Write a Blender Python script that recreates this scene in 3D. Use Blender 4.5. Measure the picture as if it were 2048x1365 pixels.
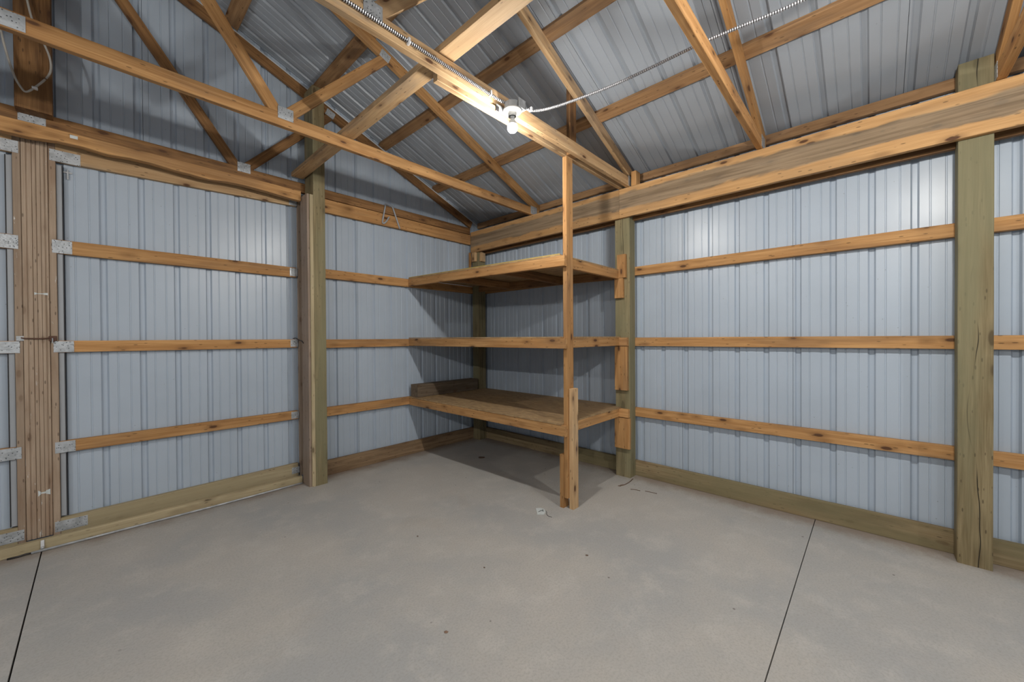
import bpy, bmesh, math, random
from mathutils import Vector, Matrix
random.seed(7)
for o in list(bpy.data.objects): bpy.data.objects.remove(o)
S = bpy.context.scene
COL = S.collection
PI = math.pi

# ------------------------------------------------------------------ camera, world, exposure, lamps' strengths
YAW, PITCH, ROLL = math.radians(47.0688), math.radians(-0.4402), math.radians(-0.3705)
cam_d = bpy.data.cameras.new('camera'); cam = bpy.data.objects.new('camera', cam_d); COL.objects.link(cam)
cam_d.sensor_width = 36.0; cam_d.lens = 774.73 * 36.0 / 2048.0; cam_d.clip_start = 0.02
fw = Vector((math.sin(YAW) * math.cos(PITCH), math.cos(YAW) * math.cos(PITCH), math.sin(PITCH)))
rt = Vector((math.cos(YAW), -math.sin(YAW), 0)); up = rt.cross(fw)
r2 = math.cos(ROLL) * rt + math.sin(ROLL) * up; u2 = -math.sin(ROLL) * rt + math.cos(ROLL) * up
cam.matrix_world = Matrix(((r2.x, u2.x, -fw.x, -3.6122), (r2.y, u2.y, -fw.y, -3.9709), (r2.z, u2.z, -fw.z, 1.36), (0, 0, 0, 1)))
S.camera = cam
w = bpy.data.worlds.new('world'); S.world = w; w.use_nodes = True
w.node_tree.nodes['Background'].inputs[0].default_value = (0.55, 0.65, 0.8, 1)
w.node_tree.nodes['Background'].inputs[1].default_value = 0.04
S.view_settings.view_transform = 'Standard'; S.view_settings.look = 'None'
S.view_settings.exposure = 0.0; S.view_settings.gamma = 1.0; S.view_settings.use_curve_mapping = False
BULB, BULB_FAR = 1500.0, 2050.0          # emission strength of the bulb in view and of the others
# lamp positions (centre of the glass): the one in view, the next on the same cable, then four unseen ones added as fill
LAMPS = [(-1.846, -2.343, 2.675), (-1.85, -4.40, 2.675), (-5.75, -2.343, 2.675), (-5.75, -4.40, 2.675), (-1.85, -6.7, 2.675), (-5.75, -6.7, 2.675)]

RX, SL, T = -3.86, 0.395, 2.97         # ridge position, roof slope, steel height at the right wall
def roof_z(x): return T + SL * (-x if x > RX else x - 2 * RX)

# ------------------------------------------------------------------ materials
def mat(name):
    m = bpy.data.materials.new(name); m.use_nodes = True
    nt = m.node_tree; nt.nodes.clear()
    out = nt.nodes.new('ShaderNodeOutputMaterial'); b = nt.nodes.new('ShaderNodeBsdfPrincipled')
    nt.links.new(b.outputs[0], out.inputs[0])
    return m, nt, b
class N:
    def __init__(s, nt): s.nt = nt
    def node(s, t, **k):
        n = s.nt.nodes.new(t)
        for a, v in k.items(): setattr(n, a, v)
        return n
    def link(s, a, b): s.nt.links.new(a, b)
    def val(s, inp, v):
        if hasattr(v, 'is_linked') or isinstance(v, bpy.types.NodeSocket): s.link(v, inp)
        else: inp.default_value = v
    def math(s, op, a, b=0.0, c=None, clamp=False):
        n = s.node('ShaderNodeMath', operation=op, use_clamp=clamp)
        s.val(n.inputs[0], a); s.val(n.inputs[1], b)
        if c is not None: s.val(n.inputs[2], c)
        return n.outputs[0]
    def mix(s, f, a, b, blend='MIX'):
        n = s.node('ShaderNodeMix', data_type='RGBA', blend_type=blend)
        s.val(n.inputs[0], f)
        for i, v in ((6, a), (7, b)):
            if isinstance(v, tuple): v = v + (1,) if len(v) == 3 else v
            s.val(n.inputs[i], v)
        return n.outputs[2]
    def ramp(s, f, lo, hi, smooth=True):
        n = s.node('ShaderNodeMapRange', clamp=True, interpolation_type='SMOOTHSTEP' if smooth else 'LINEAR')
        s.val(n.inputs[0], f); n.inputs[1].default_value = lo; n.inputs[2].default_value = hi
        return n.outputs[0]
    def coords(s, scale, rnd=True, kind='Object', rot=(0, 0, 0)):
        tc = s.node('ShaderNodeTexCoord'); v = tc.outputs[kind]
        if rnd:
            oi = s.node('ShaderNodeObjectInfo')
            m = s.node('ShaderNodeVectorMath', operation='MULTIPLY_ADD')
            comb = s.node('ShaderNodeCombineXYZ')
            for i, k in enumerate((37.0, 11.0, 23.0)):
                s.link(s.math('MULTIPLY', oi.outputs['Random'], k), comb.inputs[i])
            a = s.node('ShaderNodeVectorMath', operation='ADD'); s.link(v, a.inputs[0]); s.link(comb.outputs[0], a.inputs[1]); v = a.outputs[0]
            s.nt.nodes.remove(m)
        mp = s.node('ShaderNodeMapping'); mp.inputs['Scale'].default_value = scale; mp.inputs['Rotation'].default_value = rot
        s.link(v, mp.inputs[0]); return mp.outputs[0]
    def noise(s, v, scale, detail=4, rough=.55, dist=0.0):
        n = s.node('ShaderNodeTexNoise'); n.inputs['Scale'].default_value = scale; n.inputs['Detail'].default_value = detail
        n.inputs['Roughness'].default_value = rough; n.inputs['Distortion'].default_value = dist
        s.link(v, n.inputs['Vector']); return n.outputs[0]
    def sep(s, v):
        n = s.node('ShaderNodeSeparateXYZ'); s.link(v, n.inputs[0]); return n.outputs
    def bump(s, b, h, strength=.3, dist=.002):
        n = s.node('ShaderNodeBump'); n.inputs['Strength'].default_value = strength; n.inputs['Distance'].default_value = dist
        s.link(h, n.inputs['Height']); s.link(n.outputs[0], b.inputs['Normal'])

def wood(name, light, dark, knot=(0.10, 0.045, 0.02), stain=None, stain_amt=.5, center=None, crack=False, knots=1.0, rough=.72, green=None, flecks=False, kscale=(4.6, 12, 12)):
    """board: grain runs along the object's own x axis, y is its thickness, z its width"""
    m, nt, b = mat(name); n = N(nt)
    g1 = n.noise(n.coords((1.1, 26, 26)), 1.6, 5, .6, .4)                 # broad growth bands
    g2 = n.noise(n.coords((3.0, 170, 170)), 1.5, 4, .65)                  # fine fibres
    big = n.noise(n.coords((.9, 5, 5)), 1.0, 3, .6)
    f = n.ramp(n.math('ADD', n.math('MULTIPLY', g1, .75), n.math('MULTIPLY', g2, .45)), .38, .80)
    col = n.mix(f, light, dark)
    oi = n.node('ShaderNodeObjectInfo')
    tone = n.math('MULTIPLY_ADD', oi.outputs['Random'], .34, .84)          # boards differ from each other
    cmb = n.node('ShaderNodeCombineXYZ')
    for i in range(3): n.link(tone, cmb.inputs[i])
    col = n.mix(1.0, col, cmb.outputs[0], 'MULTIPLY')
    col = n.mix(n.ramp(big, .45, .72), col, n.mix(.5, col, dark))
    # knots: ringed spots
    vv = n.coords(kscale); vo = n.node('ShaderNodeTexVoronoi'); vo.inputs['Scale'].default_value = 1.0; n.link(vv, vo.inputs['Vector'])
    d = n.math('ADD', vo.outputs['Distance'], n.math('MULTIPLY', g1, .10))
    core = n.math('MULTIPLY', n.math('SUBTRACT', 1.0, n.ramp(d, .14, .21)), knots)
    halo = n.math('MULTIPLY', n.math('SUBTRACT', 1.0, n.ramp(d, .16, .44)), .55 * knots)
    col = n.mix(halo, col, n.mix(.6, dark, knot)); col = n.mix(core, col, knot)
    # nail marks and small dirt
    v2 = n.node('ShaderNodeTexVoronoi'); v2.inputs['Scale'].default_value = 1.0; n.link(n.coords((11, 42, 42)), v2.inputs['Vector'])
    sp = n.math('SUBTRACT', 1.0, n.ramp(v2.outputs['Distance'], .10, .17))
    col = n.mix(n.math('MULTIPLY', sp, .6), col, (.035, .02, .012))
    if stain:
        sm = n.ramp(n.noise(n.coords((1.4, 9, 9)), 1.0, 4, .6), .48, .66)
        col = n.mix(n.math('MULTIPLY', sm, stain_amt), col, stain)
    if center:
        z = n.sep(n.coords((1, 1, 1), rnd=False))[2]
        edge = n.math('ADD', n.math('ABSOLUTE', n.math('SUBTRACT', z, .012)), n.math('MULTIPLY', n.math('SUBTRACT', n.noise(n.coords((1.6, 3, 9)), 1.0, 5, .6, .8), .5), .13))
        patch = n.ramp(n.noise(n.coords((.55, 2, 2)), 1.0, 2, .5), .12, .30)
        cm = n.math('MULTIPLY', n.math('SUBTRACT', 1.0, n.ramp(edge, .062, .085)), patch)
        gc = n.mix(n.ramp(g1, .35, .65), center, tuple(c * .55 for c in center))
        col = n.mix(n.math('MULTIPLY', cm, .85), col, gc)
    if green:
        gm = n.ramp(n.noise(n.coords((.8, 4, 4)), 1.0, 3, .5), .38, .62)
        col = n.mix(n.math('MULTIPLY', gm, .75), col, green)
    if crack:
        o = n.sep(n.coords((1, 1, 1), rnd=False)); wob = n.noise(n.coords((1.5, .01, .01)), 1.0, 2, .4)
        dz = n.math('ABSOLUTE', n.math('SUBTRACT', o[2], n.math('MULTIPLY', n.math('SUBTRACT', wob, .5), .16)))
        cr = n.math('MULTIPLY', n.math('SUBTRACT', 1.0, n.ramp(dz, .0010, .0030)), n.ramp(n.noise(n.coords((1.3, .01, .01)), 1.0, 1), .42, .5))
        col = n.mix(cr, col, (.02, .016, .01))
    if flecks:
        fk = n.ramp(n.noise(n.coords((9, 55, 55)), 1.0, 3, .7), .64, .67)
        low = n.ramp(n.noise(n.coords((1.6, 7, 7)), 1.0, 2), .50, .62)
        col = n.mix(n.math('MULTIPLY', fk, low), col, (.62, .62, .60))
    n.link(col, b.inputs['Base Color']); b.inputs['Roughness'].default_value = rough
    b.inputs['Specular IOR Level'].default_value = .3
    n.bump(b, n.math('ADD', g2, n.math('MULTIPLY', g1, .6)), .35, .0015)
    return m

M = {}
FIR_L, FIR_D = (.60, .345, .145), (.36, .175, .060)
M['fir'] = wood('fir_wood', FIR_L, FIR_D, stain=(.15, .10, .065), stain_amt=.30)
M['fir_dark'] = wood('dimmed_dark_fir_wood', (.33, .175, .07), (.15, .072, .027), stain=(.09, .05, .028), stain_amt=.55)  # dark brown fir, darkened further to put the dim gable end into its colour
M['purlin'] = wood('purlin_wood', (.44, .265, .13), (.24, .13, .06), stain=(.17, .11, .07), stain_amt=.5)
M['fir_pale'] = wood('pale_fir_wood', (.62, .43, .24), (.42, .26, .13), stain=(.20, .17, .14), stain_amt=.45)
M['beam'] = wood('grey_hearted_beam_wood', (.62, .37, .165), (.44, .24, .095), center=(.27, .21, .145), stain=(.2, .15, .1), stain_amt=.2)
M['treated'] = wood('treated_post_wood', (.33, .265, .15), (.165, .125, .062), green=(.205, .195, .115), knot=(.07, .045, .02), crack=True, knots=.8, kscale=(3.0, 8.5, 8.5))
M['treated_pale'] = wood('treated_board_wood', (.50, .42, .27), (.32, .25, .15), green=(.37, .31, .19), knot=(.09, .06, .03), knots=.7)
M['skirt'] = wood('skirt_board_wood', (.36, .28, .165), (.22, .155, .08), stain=(.10, .062, .035), stain_amt=.6, green=(.20, .175, .095), knots=.6)
M['skirt_brown'] = wood('brown_skirt_wood', (.30, .205, .12), (.16, .10, .055), stain=(.09, .055, .035), stain_amt=.5, knots=.6)
M['tan'] = wood('tan_painted_wood', (.41, .315, .235), (.31, .23, .165), stain=(.20, .11, .06), stain_amt=.4, knots=.35, flecks=True, rough=.6)
M['jamb'] = wood('weathered_jamb_wood', (.33, .255, .20), (.24, .18, .135), knots=.4, rough=.6)
M['timber'] = wood('dark_timber_wood', (.175, .135, .095), (.10, .072, .048), knots=.5, stain=(.06, .045, .03), stain_amt=.5)
M['yellow'] = wood('shelf_edge_wood', (.50, .38, .11), (.36, .26, .07), knots=0)

def steel(name, base, rough=.34, spec=.55, metallic=0.0, dirt=.5, kind='Object'):
    m, nt, b = mat(name); n = N(nt)
    v = n.coords((1, 1, 1), rnd=False)
    bl = n.noise(v, 1.3, 4, .6); col = n.mix(n.ramp(bl, .3, .75), base, tuple(c * .90 for c in base))
    vo = n.node('ShaderNodeTexVoronoi'); vo.inputs['Scale'].default_value = 19.0; n.link(v, vo.inputs['Vector'])
    keep = n.ramp(n.noise(v, 3.1, 2), .52, .56)
    sp = n.math('MULTIPLY', n.math('SUBTRACT', 1.0, n.ramp(vo.outputs['Distance'], .035, .075)), keep)
    col = n.mix(n.math('MULTIPLY', sp, dirt), col, (.13, .12, .11))
    fine = n.noise(v, 240, 2, .6)
    col = n.mix(n.math('MULTIPLY', n.ramp(fine, .55, .75), .10), col, (.25, .25, .25))
    n.link(col, b.inputs['Base Color']); b.inputs['Metallic'].default_value = metallic
    r = n.math('MULTIPLY_ADD', bl, .10, rough - .05); n.link(r, b.inputs['Roughness'])
    b.inputs['Specular IOR Level'].default_value = spec
    n.bump(b, n.noise(v, 2.2, 2, .5), .10, .02)
    return m
M['wall_steel'] = steel('white_wall_steel', (.43, .50, .59), .33)
M['roof_steel'] = steel('roof_steel', (.37, .41, .465), .36, dirt=.35)
M['trim_steel'] = steel('white_trim_steel', (.80, .83, .86), .22)
M['flange'] = steel('grey_flange_steel', (.36, .38, .41), .4)
M['galv'] = None

def galv(name, base=(.52, .55, .58), teeth=True):
    m, nt, b = mat(name); n = N(nt)
    v = n.coords((1, 1, 1)); vo = n.node('ShaderNodeTexVoronoi'); vo.inputs['Scale'].default_value = 75.0; n.link(v, vo.inputs['Vector'])
    col = n.mix(n.ramp(n.noise(v, 22, 3), .35, .7), base, tuple(c * .72 for c in base))
    if teeth: col = n.mix(n.math('SUBTRACT', 1.0, n.ramp(vo.outputs['Distance'], .17, .27)), col, (.10, .11, .12))
    n.link(col, b.inputs['Base Color']); b.inputs['Metallic'].default_value = .35; b.inputs['Roughness'].default_value = .42
    n.bump(b, vo.outputs['Distance'], .6, .002)
    return m
M['plate'] = galv('toothed_plate_steel'); M['galv'] = galv('galvanized_steel', (.5, .52, .54), False)
def plain(name, c, rough=.5, metallic=0.0, em=None, es=0.0):
    m, nt, b = mat(name); n = N(nt); v = n.coords((1, 1, 1))
    col = n.mix(n.ramp(n.noise(v, 60, 3), .3, .8), c, tuple(x * .85 for x in c)); n.link(col, b.inputs['Base Color'])
    b.inputs['Roughness'].default_value = rough; b.inputs['Metallic'].default_value = metallic
    if em: b.inputs['Emission Color'].default_value = em + (1,); b.inputs['Emission Strength'].default_value = es
    return m
M['bulb'] = plain('lit_bulb_glass', (.9, .9, .9), .3, em=(1.0, .965, .90), es=BULB)
M['bulb_far'] = plain('other_lit_bulb_glass', (.9, .9, .9), .3, em=(1.0, .965, .90), es=BULB_FAR)
M['porcelain'] = plain('white_porcelain', (.62, .62, .60), .3)
M['dark_metal'] = plain('dark_metal', (.055, .05, .05), .45, .6)
M['rust'] = plain('rusted_metal', (.12, .06, .04), .7, .2)
M['ink'] = plain('dark_ink', (.03, .05, .05), .7)
M['paper'] = plain('white_paper', (.62, .66, .66), .7)
M['romex'] = plain('white_cable_sheath', (.46, .44, .40), .5)
M['debris'] = plain('dry_debris', (.15, .10, .072), .9)
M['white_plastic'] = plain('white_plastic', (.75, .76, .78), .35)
M['cond'] = plain('armored_cable_steel', (.50, .51, .54), .32, .55)

def concrete():
    m, nt, b = mat('concrete'); n = N(nt); v = n.coords((1, 1, 1), rnd=False)
    big = n.noise(v, .9, 5, .6, .3); mid = n.noise(v, 5, 6, .65); fine = n.noise(v, 90, 4, .7)
    col = n.mix(n.ramp(big, .34, .66), (.475, .452, .42), (.390, .392, .39))
    col = n.mix(n.math('MULTIPLY', n.ramp(mid, .46, .70), .55), col, (.54, .52, .49))
    col = n.mix(n.math('MULTIPLY', n.ramp(fine, .42, .72), .40), col, (.27, .255, .235))
    o = n.sep(v)
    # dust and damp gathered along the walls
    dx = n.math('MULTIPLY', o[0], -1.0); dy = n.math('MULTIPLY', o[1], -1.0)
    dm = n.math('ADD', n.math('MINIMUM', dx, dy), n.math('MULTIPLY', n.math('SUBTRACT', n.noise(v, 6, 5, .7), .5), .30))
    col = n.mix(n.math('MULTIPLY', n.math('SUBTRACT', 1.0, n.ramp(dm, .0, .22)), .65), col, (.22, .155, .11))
    st = n.ramp(n.noise(v, 1.7, 3, .5, .5), .64, .74); col = n.mix(n.math('MULTIPLY', st, .2), col, (.33, .28, .23))
    vo = n.node('ShaderNodeTexVoronoi'); vo.inputs['Scale'].default_value = 7.0; n.link(v, vo.inputs['Vector'])
    sp = n.math('MULTIPLY', n.math('SUBTRACT', 1.0, n.ramp(vo.outputs['Distance'], .03, .06)), n.ramp(n.noise(v, 2.3, 2), .5, .56))
    col = n.mix(n.math('MULTIPLY', sp, .7), col, (.09, .075, .065))
    n.link(col, b.inputs['Base Color']); n.link(n.math('MULTIPLY_ADD', mid, .25, .50), b.inputs['Roughness'])
    b.inputs['Specular IOR Level'].default_value = .35
    n.bump(b, n.math('ADD', fine, n.math('MULTIPLY', mid, .8)), .25, .002)
    return m
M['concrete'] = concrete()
M['rust_crumb'] = plain('rust_brown_crumb', (.24, .15, .105), .9)
M['soil'] = plain('joint_filler', (.02, .018, .016), .9)
def osb():
    m, nt, b = mat('strand_board'); n = N(nt)
    vo = n.node('ShaderNodeTexVoronoi'); vo.inputs['Scale'].default_value = 1.0; n.link(n.coords((55, 18, 40), rot=(0, 0, .5)), vo.inputs['Vector'])
    hs = n.node('ShaderNodeSeparateColor'); n.link(vo.outputs['Color'], hs.inputs[0])
    col = n.mix(hs.outputs[0], (.43, .29, .145), (.26, .165, .080))
    col = n.mix(n.math('MULTIPLY', n.ramp(n.noise(n.coords((2, 2, 2)), 1.5, 5), .4, .7), .45), col, (.27, .185, .11))
    n.link(col, b.inputs['Base Color']); b.inputs['Roughness'].default_value = .75
    n.bump(b, hs.outputs[0], .2, .001)
    return m
M['osb'] = osb()

# ------------------------------------------------------------------ builders
def tag(o, label=None, cat=None, group=None, kind=None):
    if label: o['label'] = label
    if cat: o['category'] = cat
    if group: o['group'] = group
    if kind: o['kind'] = kind
    return o
def empty(name, loc, **k):
    o = bpy.data.objects.new(name, None); COL.objects.link(o); o.location = loc; o.empty_display_size = .1
    bpy.context.view_layer.update(); return tag(o, **k)
def link(name, bm, m, mw=Matrix(), parent=None, smooth=False):
    me = bpy.data.meshes.new(name); bmesh.ops.recalc_face_normals(bm, faces=bm.faces); bm.to_mesh(me); bm.free()
    if smooth:
        for p in me.polygons: p.use_smooth = True
    o = bpy.data.objects.new(name, me); COL.objects.link(o); me.materials.append(m)
    if parent is not None:
        o.parent = parent
        pw = world_of(parent)
        o.matrix_basis = pw.inverted() @ mw
    else: o.matrix_basis = mw
    return o
def world_of(o):
    m = o.matrix_basis.copy(); p = o.parent
    while p is not None: m = p.matrix_basis @ m; p = p.parent
    return m
def board(name, A, B, wdt, thk, wdir, m, parent=None, bow=0.0, wob=.0012, ends=None, step=.22, wane=0.0, cham=.0025):
    """a sawn board from A to B (centre line), width along wdir, slightly uneven"""
    A, B = Vector(A), Vector(B); L = (B - A).length; X = (B - A) / L
    Z = Vector(wdir); Z = (Z - X * Z.dot(X)).normalized(); Y = Z.cross(X)
    C = (A + B) / 2
    mw = Matrix(((X.x, Y.x, Z.x, C.x), (X.y, Y.y, Z.y, C.y), (X.z, Y.z, Z.z, C.z), (0, 0, 0, 1)))
    bm = bmesh.new(); n = max(1, int(L / step)); rnd = random.Random(int((C.x * 131 + C.y * 71 + C.z * 37) * 1000) & 0xffffff)
    hw, ht, c = wdt / 2, thk / 2, min(cham, thk * .2)
    prof = [(-ht + c, -hw), (ht - c, -hw), (ht, -hw + c), (ht, hw - c), (ht - c, hw), (-ht + c, hw), (-ht, hw - c), (-ht, -hw + c)]
    rings = []
    s0, s1 = ends if ends else (0.0, 0.0)      # slanted ends: x shift per unit of z
    for i in range(n + 1):
        t = i / n; x = -L / 2 + L * t; oy = rnd.uniform(-wob, wob) * .5; dw = rnd.uniform(-wob, 0); by = bow * (1 - (2 * t - 1) ** 2)
        sh = s0 if i == 0 else s1 if i == n else 0
        wn = wane * max(0, rnd.uniform(-.6, 1)) if wane else 0
        ring = []
        for k, (py, pz) in enumerate(prof):
            zz = pz + (dw if pz > 0 else -dw)
            if wane and pz < 0: zz += wn
            ring.append(bm.verts.new((x + sh * pz, py + oy + by, zz)))
        rings.append(ring)
    for a, b_ in zip(rings, rings[1:]):
        for k in range(8): bm.faces.new((a[k], a[(k + 1) % 8], b_[(k + 1) % 8], b_[k]))
    bm.faces.new(rings[0]); bm.faces.new(list(reversed(rings[-1])))
    return link(name, bm, m, mw, parent)
def box(name, x0, x1, y0, y1, z0, z1, m, parent=None, **k):
    """axis aligned board: grain along the longest side, width along the second longest"""
    lo = [x0, y0, z0]; hi = [x1, y1, z1]; d = [hi[i] - lo[i] for i in range(3)]
    o = sorted(range(3), key=lambda i: -d[i]); c = [(lo[i] + hi[i]) / 2 for i in range(3)]
    a = list(c); b_ = list(c); a[o[0]] = lo[o[0]]; b_[o[0]] = hi[o[0]]; wd = [0, 0, 0]; wd[o[1]] = 1
    return board(name, a, b_, d[o[1]], d[o[2]], wd, m, parent, **k)
def block(name, x0, x1, y0, y1, z0, z1, m, parent=None, bev=.002):
    c = Vector(((x0 + x1) / 2, (y0 + y1) / 2, (z0 + z1) / 2)); bm = bmesh.new()
    bmesh.ops.create_cube(bm, size=1); bmesh.ops.scale(bm, vec=(x1 - x0, y1 - y0, z1 - z0), verts=bm.verts)
    if bev: bmesh.ops.bevel(bm, geom=list(bm.edges), offset=min(bev, .2 * min(x1 - x0, y1 - y0, z1 - z0)), segments=1, affect='EDGES')
    return link(name, bm, m, Matrix.Translation(c), parent)
def tube_bm(pts, r, seg=8, ridge=0.0, pitch=.008, bm=None):
    pts = [Vector(p) for p in pts]; bm = bm or bmesh.new()
    if ridge:                                    # resample for the spiral armour: three rings a turn, the third a groove with its shade painted dark
        out = [pts[0]]
        for a, b_ in zip(pts, pts[1:]):
            n = max(1, round((b_ - a).length / (pitch / 3)))
            for i in range(1, n + 1): out.append(a.lerp(b_, i / n))
        pts = out
    rings = []
    for i, p in enumerate(pts):
        d = (pts[min(i + 1, len(pts) - 1)] - pts[max(i - 1, 0)]).normalized()
        a = Vector((0, 0, 1)) if abs(d.z) < .9 else Vector((1, 0, 0)); s = d.cross(a).normalized(); t = s.cross(d)
        rr = r + (ridge if i % 3 else 0)
        rings.append([bm.verts.new(p + s * math.cos(2 * PI * k / seg) * rr + t * math.sin(2 * PI * k / seg) * rr) for k in range(seg)])
    for i, (a, b_) in enumerate(zip(rings, rings[1:])):
        for k in range(seg):
            f = bm.faces.new((a[k], a[(k + 1) % seg], b_[(k + 1) % seg], b_[k]))
            if ridge and i % 3 == 0: f.material_index = 1
    bm.faces.new(rings[0]); bm.faces.new(list(reversed(rings[-1])))
    return bm
def smooth_path(pts, n=8):
    pts = [Vector(p) for p in pts]; P = [pts[0] * 2 - pts[1]] + pts + [pts[-1] * 2 - pts[-2]]; out = []
    for i in range(1, len(P) - 2):
        for k in range(n):
            t = k / n; a, b_, c, d = P[i - 1:i + 3]
            out.append(.5 * ((2 * b_) + (c - a) * t + (2 * a - 5 * b_ + 4 * c - d) * t * t + (3 * b_ - a - 3 * c + d) * t ** 3))
    return out + [pts[-1]]
def lathe_bm(prof, seg=28, bm=None, off=(0, 0, 0)):
    bm = bm or bmesh.new(); off = Vector(off); rings = []
    for r, z in prof:
        if r < 1e-5: rings.append([bm.verts.new(off + Vector((0, 0, z)))])
        else: rings.append([bm.verts.new(off + Vector((r * math.cos(2 * PI * k / seg), r * math.sin(2 * PI * k / seg), z))) for k in range(seg)])
    for a, b_ in zip(rings, rings[1:]):
        for k in range(seg):
            q = [a[k % len(a)], a[(k + 1) % len(a)], b_[(k + 1) % len(b_)], b_[k % len(b_)]]
            u = []
            for v in q:
                if v not in u: u.append(v)
            if len(u) > 2: bm.faces.new(u)
    return bm

# ribbed steel sheet. s runs across the ribs, t along them; place(s, t, d) gives the point, d = depth away from the room
def profile(s0, s1, major, period=.2065, seam=4, seam0=0):
    pts = []
    k0 = math.floor((s0 - major) / period) - 1; k1 = math.ceil((s1 - major) / period) + 1
    for k in range(k0, k1 + 1):
        c = major + k * period
        pts += [(c - .021, 0), (c - .012, .017), (c + .012, .017), (c + .021, 0)]
        for j in (1, 2):
            e = c + period * j / 3
            pts += [(e - .0055, 0), (e - .0025, .0035), (e + .0025, .0035), (e + .0055, 0)]
        if (k - seam0) % seam == 0:
            e = c + .032; pts += [(e - .002, 0), (e - .0015, .008), (e + .0015, .008), (e + .002, 0)]
    pts.sort(); pts = [p for p in pts if s0 < p[0] < s1]
    return [(s0, 0)] + pts + [(s1, 0)]
def sheet_bm(bm, prof, place, tlo, thi):
    prev = None
    for s, d in prof:
        a = bm.verts.new(place(s, tlo(s), d)); b_ = bm.verts.new(place(s, thi(s), d))
        if prev: bm.faces.new((prev[0], a, b_, prev[1]))
        prev = (a, b_)
def solid(o, thick=.0015, outward=True):
    md = o.modifiers.new('thickness', 'SOLIDIFY'); md.thickness = thick; md.offset = 0
    return o

# ------------------------------------------------------------------ the setting
YB, XL = -8.85, -7.72
# floor: four slabs between two saw-cut joints
bm = bmesh.new()
for (a, b_) in ((XL - .04, -3.8665), (-3.8600, .06)):
    for (c, d) in ((YB - .02, -3.6645), (-3.6595, .10)):
        r = bmesh.ops.create_cube(bm, size=1)['verts']
        bmesh.ops.scale(bm, vec=(b_ - a, d - c, .1), verts=r); bmesh.ops.translate(bm, vec=((a + b_) / 2, (c + d) / 2, -.05), verts=r)
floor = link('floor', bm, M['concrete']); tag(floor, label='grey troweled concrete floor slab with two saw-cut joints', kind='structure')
o = block('joint_filler', XL - .04, .05, YB - .02, .10, -.11, -.022, M['soil'], bev=0); o.parent = floor; o.name = 'joint_filler'
# right side wall
bm = bmesh.new()
sheet_bm(bm, profile(YB, .051, -2.729, seam=4, seam0=0), lambda s, t, d: (.051 + d, s, t), lambda s: 0.0, lambda s: roof_z(.051) - .004)
tag(solid(link('wall_right', bm, M['wall_steel'])), label='long ribbed white steel wall on the right', kind='structure')
# gable wall on the left of the corner, open behind the sliding doors
bm = bmesh.new(); gp = dict(major=-.907, seam=4, seam0=0)
pl = lambda s, t, d: (s, .051 + d, t)
gz = lambda s: roof_z(s) - .004
sheet_bm(bm, profile(-2.19, .051, **gp), pl, lambda s: 0.0, gz)
sheet_bm(bm, profile(RX, -2.19, **gp), pl, lambda s: 2.70, gz)
sheet_bm(bm, profile(-5.53, RX, **gp), pl, lambda s: 2.70, gz)
sheet_bm(bm, profile(XL, -5.53, **gp), pl, lambda s: 0.0, gz)
tag(solid(link('wall_left', bm, M['wall_steel'])), label='ribbed white steel gable wall around the sliding doors', kind='structure')
bm = bmesh.new(); sheet_bm(bm, profile(YB, .04, -2.6), lambda s, t, d: (XL - d, s, t), lambda s: 0.0, lambda s: roof_z(XL) - .004)
tag(solid(link('wall_far', bm, M['wall_steel'])), label='ribbed white steel wall across the building, behind the view', kind='structure')
bm = bmesh.new()
for a, b_ in ((XL, RX), (RX, .04)): sheet_bm(bm, profile(a, b_, -1.0), lambda s, t, d: (s, YB - d, t), lambda s: 0.0, gz)
tag(solid(link('wall_back', bm, M['wall_steel'])), label='ribbed white steel gable wall behind the camera', kind='structure')
# roof steel, both slopes, with small overhangs
bm = bmesh.new(); rp = dict(major=-2.42, period=.2165, seam=4, seam0=0); cs = math.cos(math.atan(SL)); sn = math.sin(math.atan(SL))
sheet_bm(bm, profile(YB - .25, .28, **rp), lambda s, t, d: (t + d * sn, s, T - SL * t + d * cs), lambda s: .30, lambda s: RX)
sheet_bm(bm, profile(YB - .25, .28, **rp), lambda s, t, d: (t - d * sn, s, T + SL * (t - 2 * RX) + d * cs), lambda s: XL - .30, lambda s: RX)
tag(solid(link('ceiling', bm, M['roof_steel'])), label='underside of the ribbed steel roof', kind='structure')
# bright rake trim where the roof meets the gable
for s, (xa, xb) in enumerate(((.0, RX), (RX, XL))):
    board('trim_%d' % (s + 1), (xa, .0410, roof_z(xa) - .052), (xb, .0410, roof_z(xb) - .052), .018, .006, (0, 0, 1), M['trim_steel'], wob=0)
    tag(bpy.data.objects['trim_%d' % (s + 1)], label='narrow bright steel rake trim along the %s roof slope' % ('right' if s == 0 else 'left'), kind='structure')

# ------------------------------------------------------------------ posts
GZ = {'upper': (1.967, 2.052), 'middle': (1.273, 1.358), 'lower': (.582, .668)}
def post(name, b, label, m='treated', ends=None, **k):
    o = box(name, *b, M[m], ends=ends, **k); return tag(o, label=label, cat='post', group='treated wall posts')
post('wooden_post', (-.125, 0, -.125, 0, 0, 2.785), 'treated corner post behind the shelves, under the end of the header beam')
post('wooden_post', (-.115, 0, -2.265, -2.112, 0, 2.785), 'greenish treated post at the outer back corner of the shelves, with blocks nailed on')
post('wooden_post', (-.115, 0, -4.480, -4.342, 0, 2.962), 'large greenish treated post at the right with a long crack, rising past the beam')
post('wooden_post', (-2.236, -2.131, -.205, 0, 0, 3.70), 'tall laminated post at the right edge of the sliding doors, reaching a purlin')
post('wooden_post', (-3.940, -3.787, -.100, -.002, 2.815, 4.42), 'short dark post above the doors with a white cable looped over it', m='fir_dark')
post('wooden_post', (-5.59, -5.484, -.205, 0, 0, 3.70), 'post at the left edge of the sliding doors, beyond the frame of the photo')
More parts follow.
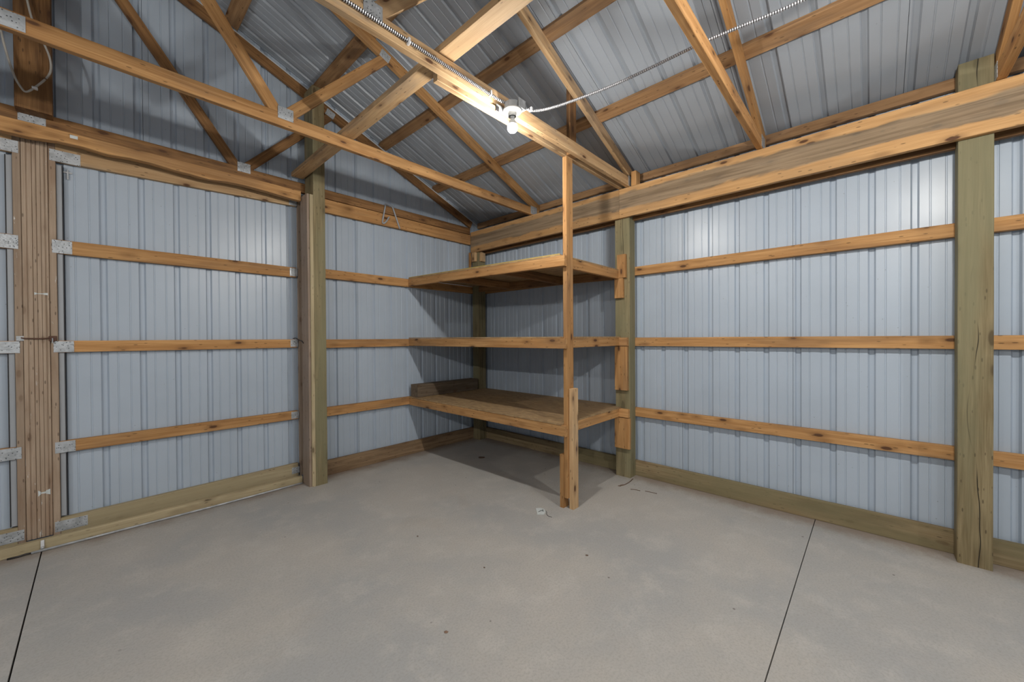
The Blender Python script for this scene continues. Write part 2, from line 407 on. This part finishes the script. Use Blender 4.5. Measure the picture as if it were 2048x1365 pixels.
post('wooden_post', (-.115, 0, -6.68, -6.54, 0, 2.785), 'post of the right wall behind the camera')

# ------------------------------------------------------------------ girts (horizontal rails of the walls)
bays = [(-.002, -2.190, 'behind the shelves'), (-2.192, -4.410, 'between the shelf post and large post'), (-4.412, -6.61, 'right of the large post')]
for hn, (z0, z1) in GZ.items():
    for i, (ya, yb, wh) in enumerate(bays):
        o = box('wall_girt', .0005, .0485, yb, ya, z0, z1, M['fir'], bow=random.uniform(-.001, .001))
        tag(o, label='%s girt on the right wall, %s' % (hn, wh), cat='girt', group='fir girts on the steel walls')
    o = box('wall_girt', -2.236, -.002, .0005, .0485, z0 - (.0 if hn != 'lower' else -.008), z1 + (.0 if hn == 'middle' else .012 if hn == 'lower' else .0065), M['fir'])
    tag(o, label='%s girt on the gable wall between door post and corner' % hn, cat='girt', group='fir girts on the steel walls')
# skirt boards at the floor
for i, (ya, yb, wh) in enumerate(bays):
    tag(box('skirt_board', .0005, .0375, yb, ya, 0, .147, M['skirt']), label='skirt board under the right wall, %s' % wh, cat='board', group='skirt boards at the floor')
tag(box('skirt_board', -2.13, -.002, .0005, .0375, 0, .150, M['skirt_brown']), label='dark stained skirt board at the foot of the gable wall right of the door post', cat='board', group='skirt boards at the floor')
tag(box('door_sill_board', -5.48, -2.29, -.020, .018, 0, .066, M['treated_pale']), label='pale treated board on the floor along the foot of the sliding doors', cat='board')

# ------------------------------------------------------------------ header beams
def tagb(o, label, cat='beam', group=None): return tag(o, label=label, cat=cat, group=group)
for ya, yb, lb in ((-.002, -2.177, 'grey-hearted header beam over the shelves, from corner to mid post'), (-2.179, -6.62, 'long grey-hearted header beam over the right wall, crossing the large post')):
    tagb(box('header_beam', -.153, -.1155, yb, ya, 2.510, 2.788, M['beam']), lb, group='inner header beams')
for ya, yb, lb in ((-.126, -2.111, 'shaded outer header board behind the beam, above the shelves'), (-2.266, -4.341, 'shaded outer header board behind the beam, over the middle bay'), (-4.481, -6.53, 'shaded outer header board behind the beam, right of the large post')):
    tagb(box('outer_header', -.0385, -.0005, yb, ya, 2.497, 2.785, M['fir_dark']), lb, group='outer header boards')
tagb(box('eave_board', .001, .037, YB, .03, 2.873, 2.946, M['purlin']), 'brown eave board under the lower edge of the roof on the right', 'board')
tagb(box('gable_header', -2.13, -.155, -.0005, .0375, 2.620, 2.752, M['fir']), 'wide orange header board on the gable wall between door post and corner')
tagb(box('door_header', -5.48, -2.292, -.060, -.0015, 2.655, 2.748, M['fir'], wane=.022, step=.11), 'rough-edged header board with bark just above the sliding doors')
# spacer blocks and nailer at the corner
tagb(box('spacer_block', -.162, -.1265, -.100, -.030, 2.386, 2.506, M['fir_pale']), 'left of two small blocks on the corner post under the beam', 'block', 'spacer blocks under the beam at the corner')
tagb(box('spacer_block', -.110, -.030, -.162, -.1265, 2.386, 2.506, M['fir_pale']), 'right of two small blocks on the corner post under the beam', 'block', 'spacer blocks under the beam at the corner')
tagb(box('corner_nailer', -.190, -.156, -.020, -.0005, 2.076, 2.508, M['fir']), 'thin upright nailer strip beside the corner post, above the top shelf', 'board')
tagb(box('heel_block', -.150, -.062, -2.350, -2.300, 2.790, 2.925, M['fir']), 'small block standing on the beam beside the truss heel', 'block')

# ------------------------------------------------------------------ roof purlins
PU = [(.645, .738, 'first roof purlin above the eave board'), (1.355, 1.447, 'second roof purlin up from the eave'),
      (2.055, 2.158, 'third roof purlin up, ending over the door post'), (2.740, 2.840, 'fourth roof purlin up, nearest the ridge')]
for ua, ub, lb in PU:
    for side in (0, 1):
        um = (ua + ub) / 2; x = -um if side == 0 else 2 * RX + um
        dx = Vector((1, 0, -SL if side == 0 else SL)).normalized(); nrm = Vector((-sn, 0, -cs)) if side == 0 else Vector((sn, 0, -cs))
        c = Vector((x, 0, roof_z(x))) + nrm * .0195
        o = board('roof_purlin', (c.x, -8.8, c.z), (c.x, .030, c.z), (ub - ua) / cs, .036, dx, M['purlin'])
        tag(o, label=lb + (', on the far slope' if side else ''), cat='purlin', group='roof purlins')

# ------------------------------------------------------------------ trusses
def fl_mat(k): return M[k]
def truss(y, label, zb, tt, wood_k, plate_side=-1, bc_h=.090, name='roof_truss', thk=.038, lower=None):
    """Fink truss; y = front face. zb = underside of the bottom chord, tt = top edge of the top chord at the wall"""
    yc = y + thk / 2; m = M[wood_k]
    root = empty(name, (RX, yc, zb), label=label, cat='truss', group='roof trusses')
    d = .089; vd = d / cs                                           # sloped chord: vertical depth
    board('bottom_chord', (-.018 if y < -.5 else -.16, yc, zb + bc_h / 2), (XL + .018, yc, zb + bc_h / 2), bc_h, thk, (0, 0, 1), M[lower or wood_k], root)
    for sgn in (0, 1):
        fx = (lambda u: -u) if sgn == 0 else (lambda u: 2 * RX + u)
        zt = lambda u: tt + SL * u - vd / 2
        u0 = .0 if y < -.5 else .13
        board('top_chord', (fx(u0), yc, zt(u0)), (fx(3.855), yc, zt(3.855)), d, thk - .002, (0, 0, 1), m, root)
        zc = zb + bc_h - .01
        # long web to the ridge, short web to the middle of the top chord
        zr = zt(3.80) - .02
        board('web', (fx(2.775), yc, zc), (fx(3.80), yc, zr), .075, thk - .003, (1, 0, 0), m, root)
        zm = zt(1.98)
        board('web', (fx(2.700), yc, zc + .02), (fx(1.98), yc, zm - .02), .075, thk - .004, (0, 0, 1), m, root)
        for (u, z, hw, hh, ang) in ((2.725, zb + .088, .047, .040, 0), (1.99, zm - .01, .042, .034, 1), (.115, zb + .055, .055, .045, 0)):
            if u < 1 and y > -.5: continue
            for s in (-1, 1):
                yy = yc + s * (thk / 2 + .0012)
                dirx = Vector((1, 0, 0)) if not ang else Vector((1, 0, -SL if sgn == 0 else SL)).normalized()
                c = Vector((fx(u), yy, z))
                board('nail_plate', c - dirx * hw, c + dirx * hw, hh * 2, .0022, (0, 0, 1), M['plate'], root, wob=0, step=9)
    for s in (-1, 1):
        c = Vector((RX, yc + s * (thk / 2 + .0012), zb + bc_h / 2)); board('nail_plate', c - Vector((.075, 0, 0)), c + Vector((.040, 0, 0)), bc_h - .016, .0022, (0, 0, 1), M['plate'], root, wob=0, step=9)
    c = Vector((RX, yc - thk / 2 - .0012, tt + SL * 3.86 - .09)); board('nail_plate', c - Vector((.08, 0, 0)), c + Vector((.08, 0, 0)), .1, .0022, (0, 0, 1), M['plate'], root, wob=0, step=9)
    return root
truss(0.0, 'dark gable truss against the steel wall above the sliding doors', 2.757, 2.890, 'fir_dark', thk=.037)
truss(-1.078, 'first free truss from the gable wall, its thin chord crossing above the door post', 2.790, 2.930, 'fir')
truss(-2.283, 'truss carrying the bare bulb and armored cable', 2.790, 2.930, 'fir_pale')
truss(-3.358, 'truss right of the bulb, its heel on the beam between the two posts', 2.790, 2.930, 'fir')
truss(-4.520, 'truss at the top right corner, beside the large post', 2.790, 2.930, 'fir')
# board doubled onto the bulb truss and the stub held between them
tagb(box('sister_board', -2.31, -.105, -2.208, -2.170, 2.790, 2.880, M['fir_pale']), 'grey-stained pale board doubled behind the bulb truss, starting at the long brace', 'board')
tagb(box('upright_stub', -1.075, -.985, -2.2435, -2.2095, 2.795, 3.335, M['fir_dark']), 'short dark upright stub held behind the bulb truss, above the shelf upright', 'board')
bpy.data.objects['upright_stub'].location.y += .001
tagb(box('truss_brace', -2.355, -2.250, -4.60, -.002, 2.884, 2.921, M['fir_pale']), 'long board lying across the trusses from gable to front, running beside the bulb', 'brace')

# ------------------------------------------------------------------ shelves
sh = empty('storage_shelf', (-.6, -1.1, 0), label='three-tier wooden corner shelf built of boards on the posts', cat='shelf')
UX0, UX1, FX0, FX1 = -1.080, -.990, -1.118, -1.081
box('upright', UX0, UX1, -2.208, -2.171, .085, 2.789, M['fir'], sh)
o = box('cleat', -1.062, -.985, -2.247, -2.209, 0, .955, M['fir_pale'], sh); o['label'] = 'pale board doubled on the foot of the upright'
box('cleat', -1.085, -1.010, -2.170, -2.133, 0, .425, M['fir'], sh)
def tier(z0a, z1a, z0b, z1b, deck_m, dz, edge):
    # front rail from the gable wall (a) to the upright (b)
    board('front_rail', (FX0 + .0185, -.002, (z0a + z1a) / 2), (FX0 + .0185, -2.213, (z0b + z1b) / 2), z1a - z0a, .037, (0, 0, 1), M['fir'], sh)
    za = (z0b + z0a) / 2
    board('end_rail', (FX1 + .002, -2.1505, (z0b + z1b) / 2 + .002), (-.118, -2.1505, (z0b + z1b) / 2 + .006), .083, .037, (0, 0, 1), M['fir'], sh)
    zm = min(z0a, z0b); H = .083
    lvl = lambda y: z0a + (z0b - z0a) * (-y / 2.2)
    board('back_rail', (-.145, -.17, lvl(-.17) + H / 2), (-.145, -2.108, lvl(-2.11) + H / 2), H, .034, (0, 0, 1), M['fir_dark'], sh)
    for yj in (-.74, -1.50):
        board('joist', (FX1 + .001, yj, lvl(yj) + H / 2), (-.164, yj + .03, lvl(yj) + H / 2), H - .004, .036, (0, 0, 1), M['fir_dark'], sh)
    # deck sheet resting on the rails
    bm = bmesh.new()
    xa, ya, yb = FX0 + dz, -.001, -2.170
    pts = [(xa, ya), (-.1265, ya), (-.1265, -.1265), (-.002, -.1265), (-.002, -2.110), (-.1175, -2.110), (-.1175, yb), (xa, yb)]
    lo = [bm.verts.new((x + .6, y + 1.1, lvl(y) + (z1a - z0a) + .0015 - 1)) for x, y in pts]; hi = [bm.verts.new((v.co.x, v.co.y, v.co.z + .011)) for v in lo]
    bm.faces.new(lo); bm.faces.new(hi)
    for i in range(len(pts)): bm.faces.new((lo[i], lo[(i + 1) % len(pts)], hi[(i + 1) % len(pts)], hi[i]))
    dk = link('deck', bm, deck_m, Matrix.Translation((-.6, -1.1, 1)), sh)
    if edge: board('edge_strip', (xa + .004, -.006, lvl(0) + (z1a - z0a) + .016), (xa + .004, -2.165, lvl(-2.165) + (z1a - z0a) + .016), .008, .006, (0, 0, 1), M['yellow'], dk, wob=0)
tier(1.975, 2.058, 1.922, 2.005, M['osb'], .004, True)
tier(1.277, 1.360, 1.273, 1.356, M['osb'], .002, False)
tier(.585, .670, .580, .665, M['osb'], -.001, False)
# blocks nailed on the mid post under and over the rail ends
for (ya, yb, za, zb_, lb) in ((-2.238, -2.150, 1.935, 2.160, 'short block above the top rail'), (-2.212, -2.121, 1.742, 1.932, 'tilted short block'),
                              (-2.252, -2.133, 1.276, 1.358, 'rail end block'), (-2.252, -2.122, .848, 1.272, 'long block under the middle shelf'),
                              (-2.262, -2.135, .585, .668, 'rail end block'), (-2.275, -2.118, .285, .580, 'wide block under the lowest shelf')):
    o = box('support_block', -.152, -.1165, ya, yb, za, zb_, M['fir'], sh)
tm = box('wooden_timber', -1.100, -.175, -.150, -.012, .6835, .8275, M['timber'])
tag(tm, label='dark weathered timber lying on the lowest shelf against the gable wall', cat='timber')

# ------------------------------------------------------------------ sliding doors
def door(nm, xs, xe, mirror, label):
    """xs = meeting edge, xe = outer edge"""
    root = empty(nm, ((xs + xe) / 2, .1, 0), label=label, kind='structure')
    f0, f1 = .080, .117; s = -1 if mirror else 1
    X = lambda x: x if not mirror else 2 * (-3.8765) - x
    def bb(name, x0, x1, y0, y1, z0, z1, m, par=root, **k):
        a, b_ = sorted((X(x0), X(x1))); return box(name, a, b_, y0, y1, z0, z1, m, par, **k)
    bb('stile', -3.820, -3.786, f0, f1, .045, 2.735, M['tan'])
    bb('stile', -2.276, -2.20, f0, f1, .045, 2.70, M['jamb'])
    for (z0, z1, m, l0, l1) in ((1.955, 2.050, 'fir', 0, 0), (1.281, 1.362, 'fir', 0, 0), (.594, .675, 'fir', 0, 0)):
        board('rail', (X(-3.785), (f0 + f1) / 2, (z0 + z1) / 2), (X(-2.293), (f0 + f1) / 2, (z0 + z1) / 2), z1 - z0, .037, (0, 0, 1), M[m], root)
    board('top_rail', (X(-3.785), (f0 + f1) / 2, 2.648), (X(-2.293), (f0 + f1) / 2, 2.708), .140, .037, (0, 0, 1), M['fir_pale'], root)
    board('bottom_rail', (X(-3.785), (f0 + f1) / 2, .085), (X(-2.293), (f0 + f1) / 2, .105), .130, .037, (0, 0, 1), M['treated_pale'], root)
    # steel skin with ribs
    a, b_ = sorted((X(-3.80), X(-2.20))); bm = bmesh.new()
    sheet_bm(bm, [(p[0], p[1]) for p in profile(a, b_, -3.567, period=.2035, seam=99, seam0=50)], lambda s_, t, d: (s_, .121 + d, t), lambda s_: .03, lambda s_: 2.74)
    solid(link('steel_skin', bm, M['wall_steel'], Matrix(), root))
    e = bb('edge_flange', -3.785, -3.757, .096, .119, .16, 2.56, M['flange'], step=9, wob=0)
    bb('edge_flange', -3.757, -3.7545, .090, .119, .16, 2.56, M['dark_metal'], step=9, wob=.0008)
    # toothed plates over the joints
    for (z0, z1, x0, x1) in ((1.957, 2.046, -3.806, -3.716), (1.283, 1.359, -3.806, -3.714), (.596, .672, -3.806, -3.714), (2.578, 2.655, -3.812, -3.672), (.062, .132, -3.812, -3.662)):
        bb('nail_plate', x0, x1, f0 - .0025, f0 - .0003, z0, z1, M['plate'], step=9, wob=0)
    for (z0, z1) in ((1.965, 2.04), (1.290, 1.358), (.602, .668), (2.640, 2.712), (.075, .135)):
        bb('nail_plate', -2.350, -2.283, f0 - .0025, f0 - .0003, z0, z1, M['plate'], step=9, wob=0)
    return root
d1 = door('door_1', -3.82, -2.2, False, 'right leaf of the white steel sliding doors, framed in orange rails')
d2 = door('door_2', -3.93, -5.5, True, 'left leaf of the white steel sliding doors, cut by the edge of the photo')
# fluted tan strip where the leaves meet (fixed to the right leaf)
bm = bmesh.new(); fl = []
x = -3.932; xs = []
prof = [(-3.932, .079), (-3.930, .073), (-3.914, .073), (-3.912, .077), (-3.909, .077), (-3.907, .071), (-3.890, .071), (-3.888, .076), (-3.886, .071), (-3.872, .071), (-3.871, .075), (-3.868, .070),
        (-3.853, .070), (-3.852, .074), (-3.850, .070), (-3.837, .070), (-3.835, .076), (-3.832, .076), (-3.830, .072), (-3.8215, .072), (-3.8205, .079)]
front = [[bm.verts.new((p[0] + 3.876, p[1] - .08, z)) for p in prof] for z in (-1.300, 1.385)]
back = [[bm.verts.new((p[0] + 3.876, .030, z)) for p in (prof[0], prof[-1])] for z in (-1.300, 1.385)]
for i in range(len(prof) - 1): bm.faces.new((front[0][i], front[0][i + 1], front[1][i + 1], front[1][i]))
bm.faces.new((back[0][0], back[1][0], back[1][1], back[0][1])); bm.faces.new((front[0][0], front[1][0], back[1][0], back[0][0])); bm.faces.new((front[0][-1], back[0][1], back[1][1], front[1][-1]))
for k in (0, 1): bm.faces.new(front[k] + [back[k][1], back[k][0]])
# grain must run up the strip: rotate so that local x is vertical
R = Matrix.Rotation(-PI / 2, 4, 'Y')
bmesh.ops.transform(bm, matrix=R.inverted(), verts=bm.verts)
ms = link('meeting_strip', bm, M['tan'], Matrix.Translation((-3.876, .08, 1.355)) @ R, d1); ms['label'] = 'fluted tan strip with scraped white flecks'
def mark(x0, x1, z0, z1):
    # a pale scrape: two blots joined by a thin streak
    bm = bmesh.new(); h = (z1 - z0) / 2; zc = (z0 + z1) / 2
    for pts in (((x0, -h), (x0 + .012, -h * .4), (x0 + .012, h * .4), (x0, h)), ((x0 + .010, -h * .25), (x1 - .018, -h * .35), (x1 - .018, h * .3), (x0 + .010, h * .2)), ((x1 - .019, -h * .5), (x1, -h), (x1, h * .9), (x1 - .019, h * .6))):
        lo = [bm.verts.new((x, .0698, zc + z)) for x, z in pts]; hi = [bm.verts.new((v.co.x, .0688, v.co.z)) for v in lo]
        bm.faces.new(lo); bm.faces.new(hi)
        for i in range(4): bm.faces.new((lo[i], lo[(i + 1) % 4], hi[(i + 1) % 4], hi[i]))
    link('paint_mark', bm, M['paper'], Matrix(), d1)
mark(-3.884, -3.826, 1.665, 1.683); mark(-3.881, -3.829, .330, .370)
# small T-shaped hanger bolt near the top
hb = empty('hanger_bolt', (-3.742, .115, 2.53)); hb.parent = d1; hb.matrix_basis = world_of(d1).inverted() @ Matrix.Translation((-3.742, .115, 2.53))
box('plate', -3.752, -3.712, .110, .116, 2.520, 2.532, M['galv'], hb); box('bolt', -3.737, -3.727, .108, .116, 2.478, 2.545, M['galv'], hb)
# hook latch across the meeting strip
lt = empty('hook_latch', (-3.88, .068, 1.375), label='dark metal hook latch across the tan strip where the doors meet', cat='latch')
block('eye_plate', -3.962, -3.928, .0735, .0785, 1.362, 1.394, M['galv'], lt)
bm = tube_bm(smooth_path([(-3.940, .068, 1.382), (-3.925, .060, 1.378), (-3.90, .060, 1.377), (-3.85, .061, 1.3765), (-3.825, .062, 1.380), (-3.812, .064, 1.377), (-3.806, .069, 1.368), (-3.806, .070, 1.352)]), .0042)
link('hook', bm, M['rust'], Matrix(), lt, True)
block('hasp', -3.826, -3.790, .0665, .0775, 1.360, 1.394, M['rust'], lt); block('staple', -3.812, -3.806, .058, .067, 1.345, 1.380, M['galv'], lt)
lt2 = empty('hook_latch', (-2.28, .07, 1.35), label='small bent hook latch on the right edge of the door beside the jamb', cat='latch')
link('hook', tube_bm(smooth_path([(-2.330, .074, 1.368), (-2.312, .060, 1.372), (-2.298, .040, 1.360), (-2.288, .02, 1.352), (-2.288, -.03, 1.345), (-2.288, -.07, 1.325)]), .004), M['dark_metal'], Matrix(), lt2, True)
link('eye', tube_bm([(-2.306 + .012 * math.cos(a * PI / 6), .055, 1.352 + .012 * math.sin(a * PI / 6)) for a in range(13)], .003), M['galv'], Matrix(), lt2, True)
# jamb beside the door post
jb = box('door_jamb', -2.2655, -2.2365, -.205, -.030, 0, 2.690, M['treated_pale']); tag(jb, label='pale jamb board on the door side of the tall post', cat='board')
jb2 = box('jamb_liner', -2.2875, -2.2665, -.190, -.025, 0, 2.695, M['jamb'], bow=.004, wob=.002); tag(jb2, label='warped grey-brown liner board over the jamb at the right of the doors', cat='board')
# rod on the floor, daylight plate, paper on the header
rod = empty('metal_rod', (-3.1, -.05, .008), label='long thin galvanized rod lying on the floor along the door sill', cat='rod')
link('rod', tube_bm([(-3.905, -.050, .009), (-3.45, -.050, .008), (-2.95, -.056, .008), (-2.5, -.043, .008), (-2.30, -.040, .008)], .0075, 10), M['galv'], Matrix(), rod, True)
link('hinge_end', tube_bm([(-4.0, -.040, .006), (-3.955, -.047, .007), (-3.925, -.050, .011), (-3.905, -.050, .009)], .006, 8), M['dark_metal'], Matrix(), rod, True)
fg = empty('daylight_plate', (-3.861, -.03, 0), label='small bright plate standing in for daylight on the sill where the doors meet', cat='bracket')
block('plate', -3.868, -3.852, -.030, -.0215, .012, .066, M['white_plastic'], fg); link('bolt', lathe_bm([(0, .0), (.008, 0), (.008, .012), (0, .012)], 12), M['galv'], Matrix.Translation((-3.860, -.031, .020)) @ Matrix.Rotation(PI / 2, 4, 'X'), fg, True)  # bright plate and bolt added in place of daylight through the door gap
ps = block('paper_scrap', -3.715, -3.680, -.0625, -.0608, 2.712, 2.733, M['paper'], bev=0); tag(ps, label='tiny white paper scrap stuck on the rough header over the doors', cat='paper')

# ------------------------------------------------------------------ bare bulb lamps and armored cable
def lamp(i, x, y, z, label):
    root = empty('bare_bulb_lamp', (x, y, z + .09), label=label, cat='lamp', group='bare bulb ceiling lamps')
    zt = z + .083                                     # underside of the porcelain holder
    bm = lathe_bm([(0, -.046), (.010, -.0455), (.020, -.041), (.027, -.032), (.0300, -.020), (.0295, -.006), (.0288, .000)], 24)
    b_ = link('bulb', bm, M['bulb' if i == 0 else 'bulb_far'], Matrix.Translation((x, y, z)), root, True)
    link('bulb_collar', lathe_bm([(.0288, .000), (.0285, .004), (.025, .012), (.019, .025), (.0155, .034), (.0135, .0385)], 24), M['porcelain'], Matrix.Translation((x, y, z)), b_, True)
    link('bulb_base', lathe_bm([(.0135, .038), (.0155, .039), (.0155, .064), (0, .064)], 20), M['galv'], Matrix.Translation((x, y, z)), b_, True)
    link('lampholder', lathe_bm([(.0, .002), (.018, .0), (.0215, -.018), (.0245, -.020), (.0255, -.004), (.030, .004), (.050, .007), (.0575, .012), (.0575, .019), (0, .019)], 32), M['porcelain'], Matrix.Translation((x, y, zt - .012)), root, True)
    # octagon box with side bracket
    bm = bmesh.new(); rb = .052
    vs = [[bm.verts.new((rb * math.cos(PI / 8 + k * PI / 4), rb * math.sin(PI / 8 + k * PI / 4), zz)) for k in range(8)] for zz in (0, .040)]
    bm.faces.new(vs[0]); bm.faces.new(vs[1])
    for k in range(8): bm.faces.new((vs[0][k], vs[0][(k + 1) % 8], vs[1][(k + 1) % 8], vs[1][k]))
    link('junction_box', bm, M['galv'], Matrix.Translation((x, y, zt + .0075)), root)
    block('bracket', x - .085, x + .020, y + .052, y + .0575, zt - .008, zt + .036, M['galv'], root); block('bracket', x - .095, x - .065, y + .050, y + .056, zt - .012, zt + .022, M['dark_metal'], root)
    block('bracket', x - .004, x + .062, y - .058, y - .053, zt + .010, zt + .066, M['galv'], root, bev=.001)
    block('bracket', x + .055, x + .060, y - .058, y + .0, zt + .010, zt + .060, M['galv'], root, bev=.001)
    for k in range(3):
        link('mark', tube_bm([(x - .030 + .006 * k, y - .030 - .004 * k, zt - .0065), (x - .024 + .006 * k, y - .026, zt - .0065), (x - .018 + .004 * k, y - .032, zt - .0065)], .0012, 5), M['ink'], Matrix(), root)
    return root
lab = ['bare glowing bulb in a white porcelain holder, the only lamp in view'] + ['bare glowing bulb %s, outside the photo' % t for t in ('further along the armored cable', 'added as fill across the ridge near the gable', 'added as fill across the ridge level with the camera', 'added as fill behind the camera on the right', 'added as fill behind the camera across the ridge')]
for i, (x, y, z) in enumerate(LAMPS): lamp(i, x, y, z, lab[i])
lx, ly, lz = LAMPS[0]
cb = empty('armored_cable', (-2.3, -2.29, 2.83), label='spiral armored cable running along the bulb truss to the lamp', cat='cable')
link('cable', tube_bm(smooth_path([(-3.9, -2.293, 2.842), (-3.3, -2.294, 2.838), (-2.86, -2.2935, 2.834), (-2.546, -2.2935, 2.829), (-2.2, -2.2935, 2.826), (-1.985, -2.294, 2.822), (-1.93, -2.305, 2.812), (-1.89, -2.325, 2.800)], 6), .0066, 8, ridge=.0026, pitch=.0105), M['cond'], Matrix(), cb).data.materials.append(M['dark_metal'])  # second slot paints the shade in the armour grooves
for x in (-3.2, -2.545, -1.985):
    block('cable_strap', x - .006, x + .006, -2.3045, -2.2835, 2.812 if x > -2.6 else 2.818, 2.845, M['white_plastic'], cb)
cb2 = empty('armored_cable', (-1.5, -3.3, 2.88), label='spiral armored cable hanging free from the lamp across to the next truss', cat='cable')
link('cable', tube_bm(smooth_path([(-1.800, -2.375, 2.800), (-1.775, -2.40, 2.782), (-1.750, -2.41, 2.782), (-1.715, -2.42, 2.790), (-1.66, -2.50, 2.797), (-1.60, -2.66, 2.812), (-1.535, -2.86, 2.836), (-1.49, -3.05, 2.862), (-1.455, -3.25, 2.886), (-1.445, -3.34, 2.892), (-1.43, -3.46, 2.893), (-1.40, -3.75, 2.893), (-1.45, -4.1, 2.886), (-1.60, -4.33, 2.85), (-1.79, -4.39, 2.80)], 6), .0062, 8, ridge=.0024, pitch=.0105), M['cond'], Matrix(), cb2).data.materials.append(M['dark_metal'])  # dark slot again for groove shade
block('cable_strap', -1.760, -1.745, -2.425, -2.400, 2.772, 2.796, M['white_plastic'], cb2)
# white household cable looped on the short post
wc = empty('white_cable', (-3.87, -.15, 3.0), label='thin white cable hanging in a loop over the short dark post above the doors', cat='cable')
link('sheath', tube_bm(smooth_path([(-3.915, -.125, 3.75), (-3.868, -.13, 3.400), (-3.828, -.13, 3.280), (-3.795, -.13, 3.175), (-3.789, -.14, 3.090), (-3.808, -.15, 3.02), (-3.858, -.15, 2.935), (-3.887, -.15, 2.900), (-3.905, -.15, 2.912), (-3.935, -.145, 2.985), (-3.972, -.14, 3.165), (-4.0, -.13, 3.4), (-4.02, -.12, 3.7)]), .0055, 8), M['romex'], Matrix(), wc, True)
block('cable_clip', -3.866, -3.842, -.163, -.138, 2.930, 2.942, M['white_plastic'], wc)

# bent steel hook hung over the gable chord
hk = empty('steel_hook', (-1.33, -.02, 2.85), label='bent grey steel rod hook hung over the gable chord right of the door post', cat='hook')
link('rod', tube_bm(smooth_path([(-1.367, -.020, 2.722), (-1.40, -.026, 2.668), (-1.430, -.018, 2.638), (-1.442, -.012, 2.655), (-1.425, -.012, 2.745), (-1.408, -.012, 2.83), (-1.395, .005, 2.862), (-1.365, .012, 2.868), (-1.338, .005, 2.862), (-1.318, -.012, 2.84), (-1.275, -.012, 2.735), (-1.228, -.012, 2.618)], 6), .0085, 8), M['flange'], Matrix(), hk, True)

# ------------------------------------------------------------------ small things on the floor
tg = empty('paper_tag', (-1.29, -2.11, 0), label='small white house-shaped paper tag lying on the floor near the shelf upright', cat='tag')
bm = bmesh.new(); q = [(-1.242, -2.013), (-1.203, -2.038), (-1.203, -2.065), (-1.226, -2.100), (-1.277, -2.124), (-1.312, -2.085)]
lo = [bm.verts.new((x, y, .0008)) for x, y in q]; hi = [bm.verts.new((x, y, .0022 + (.004 if i in (0, 5) else 0))) for i, (x, y) in enumerate(q)]
bm.faces.new(lo); bm.faces.new(hi)
for i in range(6): bm.faces.new((lo[i], lo[(i + 1) % 6], hi[(i + 1) % 6], hi[i]))
link('card', bm, M['paper'], Matrix(), tg)
bm = bmesh.new()
for st in ([(-1.279, -2.066), (-1.272, -2.073), (-1.268, -2.068), (-1.262, -2.074)], [(-1.258, -2.066), (-1.254, -2.074), (-1.249, -2.068), (-1.245, -2.078)], [(-1.243, -2.072), (-1.238, -2.080), (-1.236, -2.083)], [(-1.222, -2.067), (-1.240, -2.084), (-1.247, -2.092)]):
    tube_bm([(x, y, .0060) for x, y in st], .0016, 5, bm=bm)
link('scribble', bm, M['ink'], Matrix(), tg)
link('string', tube_bm(smooth_path([(-1.223, -2.098, .004), (-1.238, -2.118, .003), (-1.260, -2.135, .002), (-1.277, -2.164, .002), (-1.275, -2.198, .002)]), .0016, 6), M['dark_metal'], Matrix(), tg)
def twig(pts, r, label, grp='dry straws by the mid post'):
    pts = [(x, y, .0022) for x, y in pts]; c = Vector(pts[0])
    o = link('dry_straw', tube_bm(smooth_path([Vector(p) - c for p in pts], 4), r, 6), M['debris'], Matrix.Translation(c), None, True); tag(o, label=label, cat='debris', group=grp)
twig([(-.376, -2.272), (-.328, -2.298), (-.225, -2.305), (-.12, -2.292)], .0042, 'longest dry straw on the floor leading to the mid post foot')
twig([(-.372, -2.290), (-.345, -2.283), (-.315, -2.300)], .0050, 'short thick bit at the tip of the longest straw')
twig([(-.325, -2.505), (-.318, -2.55), (-.311, -2.604)], .0028, 'thin straw on the floor farthest right of the mid post foot')
twig([(-.372, -2.391), (-.355, -2.425), (-.348, -2.470)], .0030, 'straw lying between the longest straw and the thin one')
def scrap(nm, x, y, r, label, sx=1.0, cat='debris', m='debris'):
    bm = bmesh.new(); rr = random.Random(int(x * 977)); n = 9; top = bm.verts.new((0, 0, .006)); ring = []
    for k in range(n):
        a = 2 * PI * k / n; ring.append(bm.verts.new((math.cos(a) * r * sx * rr.uniform(.6, 1.1), math.sin(a) * r * rr.uniform(.6, 1.1), .001)))
    for k in range(n): bm.faces.new((ring[k], ring[(k + 1) % n], top))
    bm.faces.new(ring); tag(link(nm, bm, M[m], Matrix.Translation((x, y, 0))), label=label, cat=cat)
scrap('dry_leaf', -.634, -.71, .045, 'dark crumpled leaf on the shaded floor under the shelves', 1.1, 'leaf')
for x, y, r, l in ((-2.119, -1.683, .010, 'small dark crumb on the floor left of the middle'), (-1.538, -2.668, .013, 'dark crumb on the floor in front of the shelf upright'), (-2.058, -2.289, .008, 'tiny dark crumb on the open floor behind the rust spot'), (-2.521, -2.526, .014, 'reddish crumb on the floor nearest the camera')):
    scrap('floor_crumb', x, y, r * .85, l, m='rust_crumb' if 'reddish' in l else 'debris')
